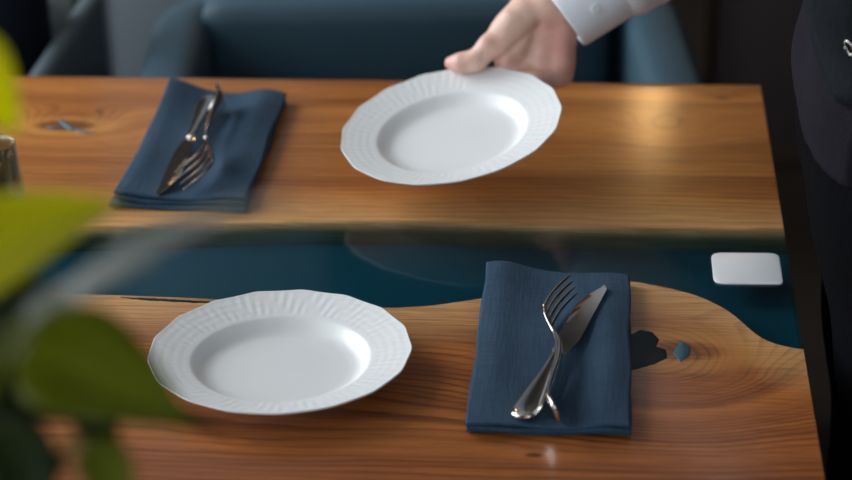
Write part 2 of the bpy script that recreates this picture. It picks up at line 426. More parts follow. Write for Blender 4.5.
# poured resin between the slabs: clear teal body over a pigmented bed
n = len(xs); zt = TZ-.0002
V = [(x, y, zt) for x, y in zip(xs, yt)]+[(x, y, zt) for x, y in zip(xs, yb)]
BD = .019
V += [(x, y, TZ-TH+.004) for x, y in zip(xs, yt)]+[(x, y, TZ-TH+.004) for x, y in zip(xs, yb)]
F = []
for j in range(n-1):
    F += [(j, j+1, n+j+1, n+j), (2*n+j, 3*n+j, 3*n+j+1, 2*n+j+1), (j, 2*n+j, 2*n+j+1, j+1), (n+j, n+j+1, 3*n+j+1, 3*n+j)]
F += [(0, n, 3*n, 2*n), (n-1, 3*n-1, 4*n-1, 2*n-1)]
o = mesh_obj('resin_river', V, F, MT['resin'], table, TB, smooth=False); o['label'] = 'clear dark teal resin'
V = [(x, y-.002, TZ-BD-.0004) for x, y in zip(xs, yt)]+[(x, y+.002, TZ-BD-.0004) for x, y in zip(xs, yb)]
V += [(a, b, TZ-TH-.001) for a, b, c in V]
mesh_obj('resin_bed', V, F, MT['pigment'], table, TB, smooth=False)
# resin-filled knots and cracks
def inlay(px, mat, seed):
    rng = np.random.RandomState(seed); Pp = [atZ(x, y, TZ) for x, y in px]; Q = []
    for a, b in zip(Pp, Pp[1:]+Pp[:1]):
        L = np.linalg.norm(b-a); m_ = max(2, int(L/.003))
        for i in range(m_): Q.append(a+(b-a)*i/m_+np.append(rng.randn(2)*.00035, 0))
    c = np.mean(Q, 0); m_ = len(Q)
    V = [q+[0, 0, -.012] for q in Q]+[q+[0, 0, .0003] for q in Q]+[c+(q-c)*.95+[0, 0, .0006] for q in Q]
    V, F = loft([V[:m_], V[m_:2*m_], V[2*m_:]])
    o = mesh_obj('knot_filling', V, F, mat, table, TB); return sharp(o, 60)
inlay([(628, 336), (640, 330), (652, 332), (659, 340), (656, 347), (666, 350), (667, 358), (655, 364), (640, 368), (627, 371), (614, 366), (612, 345)], MT['inlay'], 1)
inlay([(681, 340), (690, 347), (689.5, 355), (681, 362), (673, 353)], MT['inlay2'], 2)
inlay([(59, 118), (65, 121), (70, 126), (78, 130), (74, 131), (66, 128), (61, 123)], MT['inlay2'], 3)
inlay([(46, 127), (58, 126.4), (66, 127), (60, 128.4), (50, 128.4)], MT['inlay2'], 4)
inlay([(76, 130), (86, 131.5), (96, 133), (86, 133.6), (78, 132)], MT['inlay2'], 5)
inlay([(120, 297.5), (160, 299), (200, 301.3), (222, 303), (200, 303), (150, 300.6)], MT['inlay'], 6)
for sx in (-1.40, -.15):
    for sy in (-.80, -.13):
        box('leg', (sx-.03-TB[0], sy-.03-TB[1], 0), (sx+.03-TB[0], sy+.03-TB[1], TZ-TH-.02), MT['blacksteel'], table)
    box('leg_rail', (sx-.03-TB[0], -.83-TB[1], TZ-TH-.02), (sx+.03-TB[0], -.10-TB[1], TZ-TH-.001), MT['blacksteel'], table)

# small white pad lying on the resin
pc = [atZ(x, y, TZ+.003) for x, y in ((711, 251), (779, 251.5), (783.5, 282), (714, 281.5))]
c0 = sum(pc)/4; Q = []
for i in range(4):
    a, b, c = pc[i-1], pc[i], pc[(i+1) % 4]; rr = .011 if i != 2 else .005
    u = (a-b)/np.linalg.norm(a-b); v = (c-b)/np.linalg.norm(c-b)
    for t in np.linspace(0, 1, 8):
        p0, p1, p2 = b+u*rr, b, b+v*rr; Q.append((1-t)**2*p0+2*t*(1-t)*p1+t*t*p2)
Q = np.array(Q); ctr = np.array([c0[0], c0[1], 0.])
def inset(q, d): v = q-c0; v[:, 2] = 0; return q-v/np.linalg.norm(v, axis=1)[:, None]*d
def lev(q, z): q = q.copy(); q[:, 2] = z; return q
V, F = loft([list(lev(inset(Q, .0003), TZ)), list(lev(Q, TZ+.0004)), list(lev(Q, TZ+.0012)), list(lev(inset(Q, .0004), TZ+.0016)), list(lev(inset(Q, .0011), TZ+.0018))])
o = mesh_obj('coaster', V, F, MT['pad'], None, (c0[0], c0[1], TZ)); o.location = (c0[0], c0[1], TZ); sharp(o, 50)
tag(o, 'small flat white rounded square coaster lying on the teal resin', 'coaster')

# ------------------------------------------------------------------ plates
def glaze():
    m = Mat('white_porcelain'); x, y, z = m.coord(); nz = m.noise(m.vec(x, y, z), 12., 2)
    m.set(color=m.mix(nz, (.74, .745, .74), (.78, .78, .775)), rough=.38, coat=.10, coatr=.06); return m.m
MT['plate'] = glaze()
PR = .1112
def plate_mesh():
    m = 510; pr = []
    top = [(0, .0036), (.03, .0035), (.056, .0036), (.0620, .0040), (.0665, .0056), (.0705, .0088), (.0735, .0120), (.0757, .0138), (.0775, .0145), (.0795, .0149)]
    top = [(r, z) for r, z in top]; th = np.linspace(0, 2*PI, m, endpoint=False)
    lob = np.abs(np.sin(8.5*(th-.05)))
    lob = np.sqrt(lob**2+.10)-.316
    sc = 1-.0165*lob
    T = [np.stack([r*np.cos(th), r*np.sin(th), 0*th+z], 1) for r, z in top[1:]]
    for r in np.linspace(.0805, PR-.0012, 34):
        f = (r-.0795)/(PR-.0795); s = 1-(1-sc)*f**1.5; z = .0149+f*.0078+.0006*f*f*(1-lob)
        a = np.clip(f/.06, 0, 1)*np.clip((1-f)/.10, 0, 1)
        ph = 42*th+(f*13.0); ph2 = 42*th-(f*13.0)
        e = .00014*a*(np.sin(ph)*np.sin(ph2)*.9+.6*np.sin(66*th+5*f))
        T.append(np.stack([r*s*np.cos(th), r*s*np.sin(th), z+e], 1))
    for r, z in ((PR-.0004, .0229), (PR, .0223), (PR-.0002, .0213), (PR-.0016, .0203)):
        T.append(np.stack([r*sc*np.cos(th), r*sc*np.sin(th), z+.0006*(1-lob)], 1))
    for r, z in ((.098, .0165), (.0815, .0108), (.0745, .0078), (.068, .0035), (.0655, .0008), (.064, 0), (.0615, 0), (.060, .0006), (.058, .0012), (.02, .0012)):
        T.append(np.stack([r*np.cos(th), r*np.sin(th), 0*th+z], 1))
    V, F = loft([list(t) for t in T]); return V, F
PV, PF = plate_mesh()
p1 = mesh_obj('dinner_plate', PV, PF, MT['plate']); 
p1.location = (-.4426, -.6934, TZ+.0002); p1.rotation_euler = (0, 0, .0)
tag(p1, 'white scalloped porcelain plate lying on the front of the table', 'plate', 'white scalloped plates')
p2 = p1.copy(); COL.objects.link(p2)
N2 = Vector((-.1455, -.1546, 1)).normalized(); C2 = Vector((-.3248, -.2999, .8190))
p2.rotation_mode = 'QUATERNION'; p2.rotation_quaternion = Vector((0, 0, 1)).rotation_difference(N2)
p2.location = C2-N2*.0222
tag(p2, 'white scalloped porcelain plate held tilted above the table by a hand', 'plate', 'white scalloped plates')

# ------------------------------------------------------------------ napkins
def napkin(name, corners, label, base, layers, zf):
    """corners: near-left, near-right, far-right, far-left in world xy; zf(u,v): extra lift of the cloth above the table"""
    C = [np.asarray(c)[:2] for c in corners]; b0 = sum(C)/4; V = []; F = []
    wx = np.linalg.norm(C[1]-C[0]); wy = np.linalg.norm(C[3]-C[0]); eg = np.array([0, .00008, .0003, .0007, .0013, .0021])
    def spread(w_, k_): a_ = eg/w_; return np.concatenate([a_, np.linspace(.0032/w_, 1-.0032/w_, k_), 1-a_[::-1]])
    U = spread(wx, 38); W = spread(wy, 64); nu, nv = len(U), len(W)
    zlow = 0.
    for li, (du0, du1, dv0, dv1, t, amp) in enumerate(layers):
        top = []; bot = []
        for b in W:
            for a in U:
                uu = du0+(1-du0-du1)*a; vv = dv0+(1-dv0-dv1)*b
                p = (1-uu)*(1-vv)*C[0]+uu*(1-vv)*C[1]+uu*vv*C[2]+(1-uu)*vv*C[3]
                d = min(a*wx, (1-a)*wx, b*wy, (1-b)*wy); r = t*.62
                e = math.sqrt(max(0, 1-(1-min(d/r, 1))**2))
                lift = zf(uu, vv)*amp
                mid = zlow+t*.5+lift; hh = t*.5*max(e, .02)
                wob = .0008*math.sin(uu*9+li*2.1)*math.sin(vv*11+li)
                p = p+np.array([.0010*math.sin(vv*13+li*1.7), .0010*math.sin(uu*11+li*2.3)])
                top.append((p[0], p[1], TZ+max(mid+hh+wob*amp, .0004))); bot.append((p[0], p[1], TZ+max(mid-hh*.96+wob*amp, .0002)))
        k = len(V); V += top+bot; g = grid_faces(nv, nu); m_ = nu*nv
        F += [tuple(k+i for i in f) for f in g]+[tuple(k+m_+i for i in f[::-1]) for f in g]
        ring = [i for i in range(nu)]+[i*nu+nu-1 for i in range(1, nv)]+[(nv-1)*nu+i for i in range(nu-2, -1, -1)]+[i*nu for i in range(nv-2, 0, -1)]
        for a, b in zip(ring, ring[1:]+ring[:1]): F.append((k+a, k+b, k+m_+b, k+m_+a))
        zlow += t*.93
    o = mesh_obj('napkin', V, F, MT['napkin'], None, (b0[0], b0[1], TZ)); o.location = (b0[0], b0[1], TZ)
    tag(o, label, 'napkin', 'folded navy napkins'); return o
g2 = lambda u, v, a, b, s, t: math.exp(-((u-a)/s)**2-((v-b)/t)**2)
h0 = .004
def zf1(u, v):
    z = .0085*g2(u, v, .10, 1.02, .20, .20)+.0070*g2(u, v, .86, .45, .13, .42)+.0050*g2(u, v, .12, .5, .13, .35)+.003*g2(u, v, .62, .80, .10, .12)
    z -= .0030*g2(u, v, .5, .4, .14, .4); z += .0016*g2(u, v, .02, .0, .2, .08)-.0008*g2(u, v, .6, 0, .25, .1); return z
zc = lambda x, y, h: atZ(x, y, TZ+h)
napkin('n1', [zc(465, 431, .005), zc(631, 433.5, .005), zc(630, 279, .006), zc(486, 272, .006)],
       'navy linen napkin lying near the table corner with resin-filled knot', 0,
       [(.004, .0, .012, .0, .0042, .35), (.0, .006, .0, .004, .0038, .7), (.006, .002, .004, .002, .0034, 1.)], zf1)
def zf2(u, v):
    z = .017*g2(u, v, .0, 1.0, .26, .28)+.009*g2(u, v, .82, .7, .16, .4)+.006*g2(u, v, .08, .4, .13, .35)+.004*g2(u, v, .75, .28, .12, .1)
    z -= .002*g2(u, v, .55, .4, .15, .4); z += .0045*g2(u, v, .03, .0, .2, .10)+.003*g2(u, v, .9, .0, .25, .12); return z
napkin('n2', [zc(112, 203, .006), zc(246, 207, .006), zc(287, 96, .008), zc(170, 94, .008)],
       'navy linen napkin lying at the back of the table near a cracked knot', 0,
       [(-.03, .0, -.006, .01, .0045, .3), (.0, .01, .008, .0, .0042, .65), (.012, .0, .016, .004, .0036, 1.)], zf2)

# ------------------------------------------------------------------ cutlery
def section(hw, ht, m=14, p=2.6):
    out = []
    for j in range(m):
        a = 2*PI*j/m; c, s = math.cos(a), math.sin(a)
        out.append((hw*math.copysign(abs(c)**(2/p), c), ht*math.copysign(abs(s)**(2/p), s)))
    return out
def bar_loft(st, m=14, p=2.6):
    """st: stations (x, yc, zc, half width, half thickness)"""
    return loft([[(x, yc+a, zc+b) for a, b in section(hw, ht, m, p)] for x, yc, zc, hw, ht in st])
def catmull_stations(keys, n): return [tuple(q) for q in smoothcurve([np.array(k, float) for k in keys], n)]
def make_fork():
    r = empty('fork')
    hk = [(0, 0, 0, .0055, .0016), (.002, 0, -.0006, .0082, .0022), (.010, 0, -.003, .0096, .0024), (.024, 0, -.0068, .0092, .0023), (.055, 0, -.0062, .0066, .0024), (.085, 0, -.0052, .0044, .0027), (.110, 0, -.0070, .0038, .0028), (.128, 0, -.0115, .0038, .0025)]
    V, F = bar_loft(catmull_stations(hk, 40)); mesh_obj('handle', V, F, MT['steel'], r)
    hd = [(.126, 0, -.0109, .0036, .0019), (.134, 0, -.0140, .0050, .0016), (.142, 0, -.0170, .0088, .0014), (.150, 0, -.0190, .0110, .0013), (.158, 0, -.0198, .0116, .0012), (.163, 0, -.0198, .0117, .0010)]
    V, F = bar_loft(catmull_stations(hd, 22), 18); h = mesh_obj('head', V, F, MT['steel'], r)
    for i in range(4):
        y = (i-1.5)*.0064; s = 1+.0*i
        tk = [(.159, y, -.0198, .0023, .0012), (.170, y, -.0186, .0021, .0014), (.185, y*.98, -.0140, .0019, .0014), (.198, y*.96, -.0075, .0016, .0012), (.207, y*.95, -.0018, .0009, .0007), (.2095, y*.95, -.0002, .0003, .0003)]
        V, F = bar_loft(catmull_stations(tk, 16), 8, 2.2); mesh_obj('tine', V, F, MT['steel'], h)
    return r
def make_knife():
    r = empty('table_knife')
    hk = [(0, 0, 0, .0020, .0008), (.0012, 0, 0, .0066, .0024), (.005, 0, 0, .0106, .0036), (.012, 0, 0, .0128, .0042), (.022, 0, 0, .0128, .0043), (.048, 0, 0, .0104, .0040), (.080, 0, 0, .0072, .0038), (.100, 0, 0, .0062, .0040), (.108, 0, 0, .0060, .0040), (.113, 0, 0, .0054, .0034)]
    V, F = bar_loft(catmull_stations(hk, 60), 22, 2.05); mesh_obj('handle', V, F, MT['steel'], r)
    X = np.linspace(.111, .252, 48); rings = []
    for x in X:
        t = (x-.111)/.141
        hi = .0062+.0026*min(t/.25, 1)-.0200*max(0, (t-.56)/.44)**2.5          # spine, dipping to the tip
        lo = -.0052-.0078*min(1, t/.22)**.6+.0042*max(0, (t-.9)/.1)**2       # cutting edge
        hi = max(hi, lo+.0030*math.sqrt(max(.02, 1-max(0, (t-.97)/.03)**2)))
        th = .0013*(1-.6*t)
        rings.append([(x, lo, -.00015), (x, lo*.5+hi*.5, -th*.75), (x, hi*.92+lo*.08, -th), (x, hi, 0), (x, hi*.92+lo*.08, th), (x, lo*.5+hi*.5, th*.75), (x, lo, .00015)])
    V, F = loft(rings); b = mesh_obj('blade', V, F, MT['steel'], r); sharp(b, 30)
    return r
def copy_tree(o, parent=None):
    c = o.copy(); COL.objects.link(c); c.parent = parent
    for ch in o.children: copy_tree(ch, c)
    return c
def pose(o, a, b, wdir, L):
    """local x runs from a to b, local y close to wdir"""
    a, b = Vector(a), Vector(b); ex = (b-a).normalized(); ey = Vector(wdir); ey = (ey-ex*ey.dot(ex)).normalized(); ez = ex.cross(ey)
    s = (b-a).length/L
    o.matrix_world = Matrix(((ex.x*s, ey.x*s, ez.x*s, a.x), (ex.y*s, ey.y*s, ez.y*s, a.y), (ex.z*s, ey.z*s, ez.z*s, a.z), (0, 0, 0, 1)))
kn = make_knife(); fk = make_fork()
tag(kn, 'steel table knife lying flat under the fork on the front napkin', 'knife', 'table knives')
tag(fk, 'steel fork tipped on its edge across the knife on front napkin', 'fork', 'forks')
kn2 = copy_tree(kn); fk2 = copy_tree(fk)
tag(kn2, 'steel table knife on the back napkin, blade towards the table front', 'knife', 'table knives')
tag(fk2, 'steel fork on the back napkin with tines towards the table front', 'fork', 'forks')
pose(kn, atZ(522, 418, .7655), atZ(595.5, 285, .7655), (-.94, .25, -.14), .252)
pose(fk, atZ(556.5, 414, .7728), atZ(575, 283, .7805), (-.30, .0, .95), .2095)
pose(kn2, atZ(208, 97, .7745), atZ(166, 194, .7665), (.95, .1, .30), .252)
pose(fk2, atZ(219, 90, .7830), atZ(179, 181, .7770), (-.30, .0, .95), .2095)

# small smoky glass at the left end of the table
gb = atZ(-3, 207, TZ)
V, F = lathe([(.004, .006), (.022, .006), (.0255, .010), (.0262, .03), (.0235, .055), (.0225, .068), (.0238, .0690), (.0245, .068), (.0258, .052), (.0285, .028), (.0280, .006), (.0255, .001), (.0235, 0), (.004, 0)], 40)
o = mesh_obj('glass_tumbler', V, F, glass('smoky_glass', (.60, .66, .60), .08, .12)); o.location = tuple(gb)
tag(o, 'small smoky glass tumbler behind the yellow-green leaf', 'glass')

# ------------------------------------------------------------------ armchairs behind the table
def tub_path(hw, yf, yb, rad, n=14):
    P = [(-hw, yf), (-hw, (yf+yb)/2-.05)]
    P += [(-hw+rad-rad*math.cos(t), yb-rad+rad*math.sin(t)) for t in np.linspace(0, PI/2, n)]
    P += [(hw-rad+rad*math.sin(t), yb-rad+rad*math.cos(t)) for t in np.linspace(0, PI/2, n)]
    P += [(hw, (yf+yb)/2-.05), (hw, yf)]
    Q = []
    for a, b in zip(P, P[1:]):
        m = max(1, int(math.hypot(b[0]-a[0], b[1]-a[1])/.03))
        for i in range(m): Q.append((a[0]+(b[0]-a[0])*i/m, a[1]+(b[1]-a[1])*i/m))
    return np.array(Q+[P[-1]])
def shell(name, path, th, z0, zt, mat, parent, rnd=.03):
    """rounded-top wall of thickness th swept along the path; zt(i) its height"""
    rings = []; n = len(path)
    for i, p in enumerate(path):
        t = path[min(i+1, n-1)]-path[max(i-1, 0)]; t = t/np.linalg.norm(t); nn = np.array([t[1], -t[0]])
        f = 1.; e = min(i, n-1-i)
        if e < 2: f = (.55, .9)[e]
        h = zt(i/(n-1)); w = th/2*f; r = min(rnd, w); R = []
        for a in np.linspace(0, PI, 11): R.append((w-r+r*math.cos(a) if a <= PI/2 else -(w-r)+r*math.cos(a), h-r+r*math.sin(a)))
        R += [(-w, z0+.5*(h-z0)), (-w, z0+.012), (-w+.012, z0), (w-.012, z0), (w, z0+.012), (w, z0+.5*(h-z0))]
        rings.append([(p[0]+nn[0]*x, p[1]+nn[1]*x, z) for x, z in R])
    V, F = loft(rings); o = mesh_obj(name, V, F, mat, parent); return sharp(o, 60)
def pillow(name, lo, hi, mat, parent, puff=.02, n=18, rf=.75):
    """soft cushion filling the box lo..hi"""
    bm = bmesh.new(); bmesh.ops.create_cube(bm, size=2); bmesh.ops.subdivide_edges(bm, edges=bm.edges[:], cuts=n, use_grid_fill=True)
    c = [(a+b)/2 for a, b in zip(lo, hi)]; h = [(b-a)/2 for a, b in zip(lo, hi)]; r = min(h)*rf
    for v in bm.verts:
        p = np.array(v.co); q = p*np.array(h); inner = np.clip(q, -(np.array(h)-r), np.array(h)-r); d = q-inner; L = np.linalg.norm(d)
        if L > 1e-9: q = inner+d/L*min(L, r) if L > r else q
        k = int(np.argmin(h)); o = [i for i in range(3) if i != k]
        f = max(0, 1-(p[o[0]]**2))*max(0, 1-(p[o[1]]**2)); q[k] += math.copysign(puff*f**.6, p[k])*min(1, abs(p[k]))
        v.co = Vector([c[i]+q[i] for i in range(3)])
    return bm_obj(name, bm, mat, parent, ang=80)
def armchair(loc, m1, m2, th, hw, label, cush=2, zt=None):
    r = empty('armchair', loc); tag(r, label, 'armchair')
    p = tub_path(hw-th/2, -.30, .33-th/2, .14)
    shell('backrest', p, th, .13, zt or (lambda s: .672), m1, r)
    pillow('seat_cushion', (-hw+th+.004, -.30, .30), (hw-th-.004, .21, .45), m2, r, .012)
    box('seat_base', (-hw+th-.02, -.29, .14), (hw-th+.02, .26, .30), m1, r, bev=.015)
    W = 2*(hw-th+.010)
    pillow('back_cushion', (-W/2, .150, .44), (W/2-cush*.016, .255, .684), m2, r, .007, rf=.34)
    for sx in (-1, 1):
        for sy in (-.25, .24):
            V, F = lathe([(.010, 0), (.012, .004), (.019, .13), (.019, .14)], 14)
            o = mesh_obj('leg', np.array(V)+[sx*(hw-.05), sy, 0], F, MT['darkwood'], r); sharp(o)
    return r
ac = atY(419, 75, .30)
tc = armchair((ac[0], .30, 0), MT['teal'], MT['teal'], .078, .356, 'teal upholstered tub armchair pulled up behind the table'); tc.rotation_euler.z = .09
gx = atY(70, 40, .36)[0]
armchair((gx-.322, .33, 0), MT['greydark'], MT['grey'], .030, .33, 'grey shell armchair at the left behind the table', 1)
cu = empty('throw_cushion', (gx-.262, .375, .47)); tag(cu, 'dark navy cushion standing in the grey armchair', 'cushion')
pillow('cover', (-.235, -.06, 0), (.228, .06, .44), MT['navy'], cu, .03)
V, F = tube([(-.2, 0, .437), (.2, 0, .437)], [.004, .004], 8); mesh_obj('piping', V, F, MT['navy'], cu)

# ------------------------------------------------------------------ the waiter
def skin():
    m = Mat('skin'); x, y, z = m.coord(); v = m.vec(x, y, z); p = m.attr('pink'); nz = m.noise(v, 55., 4)
    c = m.mix(nz.ramp(.3, .7), srgb(214, 170, 150), srgb(226, 188, 170))
    c = m.mix(p*.75, c, srgb(205, 130, 122))
    c = m.mix(m.noise(v, 160., 2).ramp(.55, .75)*.18, c, srgb(190, 120, 110))
    m.set(color=c, rough=.48, sss=.08); m.b.inputs['Subsurface Radius'].default_value = (.006, .002, .001); m.b.inputs['Subsurface Scale'].default_value = 1.
    m.bump(m.noise(v, 420., 3), .25, .0008); return m.m
MT['skin'] = skin()
def linen_white():
    m = Mat('white_cotton'); x, y, z = m.coord(); nz = m.noise(m.vec(x, y, z), 900., 2)
    m.set(color=m.mix(nz, (.74, .75, .80), (.82, .83, .87)), rough=.8, sheen=.15); m.bump(nz, .2, .0005); return m.m
MT['shirt'] = linen_white()
WB = np.array([.17, -.50, 0.])
person = empty('person', WB)
tag(person, 'waiter in white shirt, dark vest and black trousers setting down a plate', 'person')
A = lambda *p: np.array(p, float)
n2 = np.array(N2); c2 = np.array(C2)
def on_plate(px, py, off):
    d = ray(px, py); t = ((c2+n2*off-CAM)@n2)/(d@n2); return CAM+d*t
def plate_pt(dirv, r, off): dv = dirv-n2*(dirv@n2); dv /= np.linalg.norm(dv); return c2+dv*r+n2*off
rim = on_plate(500, 69, 0); dr = float((rim-CAM)@FW)
thumb = [on_plate(451.5, 63.0, .0085), on_plate(462, 63.0, .0098), on_plate(476, 60.5, .0112), atD(489, 47, dr-.002), atD(505, 29, dr+.002), atD(527, 6, dr+.004)]
tr = [.0072, .0096, .0102, .0112, .0128, .0165]
wrist = atD(556, 3, dr+.004); fore = atD(642, -62, dr-.004)
hand = []
for i in range(5): hand.append(('c', thumb[i], thumb[i+1], tr[i], tr[i+1]))
MC = [atD(508, 60, dr+.010), atD(527, 70, dr+.014), atD(546, 76, dr+.014), atD(560, 74, dr+.010)]
Wc = [atD(538, 4, dr+.012), atD(547, 6, dr+.012), atD(556, 8, dr+.010), atD(564, 12, dr+.006)]
for i in range(4):
    hand.append(('c', Wc[i], MC[i], .0155, (.0125, .0130, .0130, .0125)[i]))
    dv = MC[i]-c2; L = (.078, .086, .080, .064)[i]
    knuck = plate_pt(dv, .1135+.004, -.014); pip = plate_pt(dv+.006*RT*(i-1.5), .090, -.0185); tip = plate_pt(dv+.012*RT*(i-1.5), .113-L*.80, -.0335)
    dip = pip*.45+tip*.55+n2*-.001
    hand += [('c', MC[i], knuck, .0122, .0098), ('c', knuck, pip, .0098, .0086), ('c', pip, dip, .0086, .0078), ('c', dip, tip, .0078, .0068)]
hand.append(('c', atD(514, 22, dr-.004), atD(503, 48, dr-.002), .0150, .0120))      # thenar
hand.append(('c', atD(528, 14, dr-.004), atD(518, 46, dr+.002), .0150, .0110))
hand.append(('c', atD(562, 18, dr+.000), atD(562, 62, dr+.002), .0140, .0135))      # heel of the palm
hand.append(('c', atD(549, 12, dr+.002), atD(543, 60, dr+.006), .0140, .0120))
hand.append(('c', wrist, fore, .0275, .034)); hand.append(('c', atD(546, 6, dr), wrist, .021, .026))
def crease(G):
    d = np.zeros(G.shape[:3], np.float32)
    for a, b, dep, wd in ((atD(497, 61, dr-.010), atD(540, 24, dr-.016), .0024, .0030), (atD(521, 66, dr-.006), atD(547, 40, dr-.014), .0012, .0024), (atD(484, 52, dr-.012), atD(480, 66, dr-.012), .0008, .0018)):
        ab = (b-a).astype(np.float32); h = np.clip(((G-a.astype(np.float32))@ab)/float(ab@ab), 0, 1)
        # creases are cut along camera-facing lines of the palm
        q = G-a.astype(np.float32)-h[..., None]*ab; q = q-(q@FW.astype(np.float32))[..., None]*FW.astype(np.float32)*.75
        d -= dep*np.exp(-(np.linalg.norm(q, axis=-1)/wd)**2)
    return d
HV, HF = sdf_mesh(hand, .0016, .0075, disp=crease)
# rest of the body
sh_r, el_r = A(.03, -.31, 1.36), A(.005, -.235, 1.10)
sh_l, el_l, wr_l = A(.12, -.69, 1.36), A(.21, -.77, 1.09), A(.15, -.76, .85)
hip = [A(.135, -.60, .88), A(.135, -.41, .88)]; knee = [A(.130, -.61, .48), A(.140, -.40, .48)]; ank = [A(.180, -.615, .08), A(.200, -.395, .08)]
torso = [('c', A(.135, -.56, .95), A(.135, -.44, .95), .125, .125), ('c', A(.135, -.56, .86), A(.135, -.44, .86), .120, .120), ('c', A(.123, -.56, 1.08), A(.123, -.44, 1.08), .122, .122), ('c', A(.12, -.57, 1.25), A(.11, -.42, 1.25), .122, .122), ('c', A(.105, -.63, 1.36), A(.06, -.38, 1.36), .075, .075)]
legs = []
for i in range(2): legs += [('c', hip[i], knee[i], .105, .066), ('c', knee[i], ank[i], .058, .042)]
head = [('c', A(.075, -.475, 1.40), A(.045, -.465, 1.53), .058, .055), ('e', A(.005, -.46, 1.645), A(.098, .076, .115)), ('e', A(-.045, -.46, 1.60), A(.050, .055, .070)),
        ('c', A(-.085, -.46, 1.64), A(-.108, -.46, 1.612), .010, .014), ('e', A(-.088, -.46, 1.578), A(.012, .024, .007)), ('e', A(-.075, -.46, 1.545), A(.022, .026, .020)),
        ('e', A(.018, -.383, 1.625), A(.018, .010, .032)), ('e', A(.018, -.537, 1.625), A(.018, .010, .032)), ('c', A(-.082, -.495, 1.668), A(-.082, -.425, 1.668), .012, .012)]
arms = [('c', sh_r, el_r, .052, .042), ('c', el_r, fore, .042, .034), ('c', sh_l, el_l, .052, .042), ('c', el_l, wr_l, .042, .028)]
lh = [('c', wr_l, wr_l+A(-.012, .0, -.075), .028, .030), ('c', wr_l+A(0, .018, -.03), wr_l+A(-.035, .036, -.09), .013, .009)]
for i in range(4):
    b0 = wr_l+A(-.040+.020*i, .004, -.085); b1 = b0+A(-.006, .012, -.038); b2 = b1+A(-.004, .022, -.030+.004*abs(i-1)); lh += [('c', b0, b1, .0095, .0088), ('c', b1, b2, .0088, .0072)]
BV, BF = sdf_mesh(torso+legs+head+arms+lh, .0085, .022)
V = np.concatenate([HV, BV]); F = np.concatenate([HF, BF+len(HV)])
pink = np.zeros(len(V))
for c, s, a in ((thumb[0], .016, .9), (atD(560, 55, dr-.012), .026, .75), (atD(505, 64, dr), .014, .6), (atD(490, 40, dr-.01), .016, .25), (atD(556, 30, dr-.012), .022, .5)):
    pink += a*np.exp(-(np.linalg.norm(V-c, axis=1)/s)**2)
mesh_obj('body', V, F, MT['skin'], person, WB, attrs={'pink': np.clip(pink, 0, 1)})
# thumb nail
tn = thumb[0]*.55+thumb[1]*.45; ax = thumb[1]-thumb[0]; ax /= np.linalg.norm(ax); nu_ = n2*.80+UP*.3+FW*.15; nu_ -= ax*(nu_@ax); nu_ /= np.linalg.norm(nu_); nb = np.cross(ax, nu_)
rings = []
for s in np.linspace(-1, 1, 9):
    hw_ = .0058*math.sqrt(max(.05, 1-abs(s)**3)); rings.append([tn+ax*s*.0062+nb*hw_*math.sin(t)*1.05+nu_*(.0084*math.cos(t*.75)+.0004-.0012*abs(s)**2) for t in np.linspace(-1.1, 1.1, 9)])
top = [p for r_ in rings for p in r_]; V = top+[p-nu_*.0012 for p in top]; g = grid_faces(9, 9)
F = [f for f in g]+[tuple(81+i for i in f[::-1]) for f in g]
rg = list(range(9))+[i*9+8 for i in range(1, 9)]+[72+i for i in range(7, -1, -1)]+[i*9 for i in range(7, 0, -1)]
F += [(a, b, 81+b, 81+a) for a, b in zip(rg, rg[1:]+rg[:1])]
o = mesh_obj('thumb_nail', V, F, simple('nail', srgb(226, 182, 172), .3, .05), person, WB)
# hair and eyes
V, F = sdf_mesh([('e', A(.022, -.46, 1.672), A(.100, .082, .105))], .008, .01, clip=lambda G: (1.655-.9*(G[..., 0]-.0)-G[..., 2])*.74)
mesh_obj('hair', V, F, MT['hair'], person, WB)
for s in (-.031, .031):
    V, F = lathe([(.001, -.011), (.008, -.008), (.0115, 0), (.008, .008), (.001, .011)], 16)
    e_ = mesh_obj('eye', np.array(V)+[-.080, -.46+s, 1.645], F, simple('eye_white', (.75, .74, .72), .2), person, WB)
    V, F = lathe([(.0005, -.002), (.0055, -.001), (.0055, .001), (.0005, .002)], 16)
    V = np.array(V)[:, [2, 1, 0]]; mesh_obj('iris', V+np.array([-.0905, -.46+s, 1.645])-WB, F, simple('iris', (.05, .03, .02), .2), e_)
# clothes
def folds(f, a): return lambda G: (a*np.sin(G[..., 2]*f+3*np.sin(G[..., 1]*17)+2*np.sin(G[..., 0]*23))).astype(np.float32)
def grow(pr, d): return [(p[0], p[1], p[2], p[3]+d, p[4]+d) for p in pr]
tz = lambda G: G[..., 2]-1.0
V, F = sdf_mesh(grow(legs, .012)+grow(torso[:2], .008), .010, .03, clip=lambda G: np.maximum(G[..., 2]-.985, .035-G[..., 2]), disp=folds(40, .0025))
mesh_obj('trousers', V, F, MT['trousers'], person, WB)
V, F = sdf_mesh(grow(torso, .007)+grow(arms[2:], .012)+grow(arms[:1], .014)+[('c', A(.075, -.475, 1.40), A(.062, -.47, 1.46), .068, .066)], .009, .02, clip=lambda G: np.maximum(.93-G[..., 2], G[..., 2]-1.475), disp=folds(60, .002))
mesh_obj('shirt', V, F, MT['shirt'], person, WB)
def vclip(G):
    z = G[..., 2]; v = (z-(1.14+1.5*np.abs(G[..., 1]+.49)))*.55; front = G[..., 0]-.10
    neck = np.maximum(v, front)*-1      # keep everything except a V-shaped opening in front
    neck = -np.minimum(np.maximum(-v, -(-front)), 9)
    open_ = np.minimum(v, -front)       # >0 inside the opening
    side = np.maximum(G[..., 1]+.33, -.655-G[..., 1])
    return np.maximum.reduce([.908-z, z-1.44, open_, side*.9])
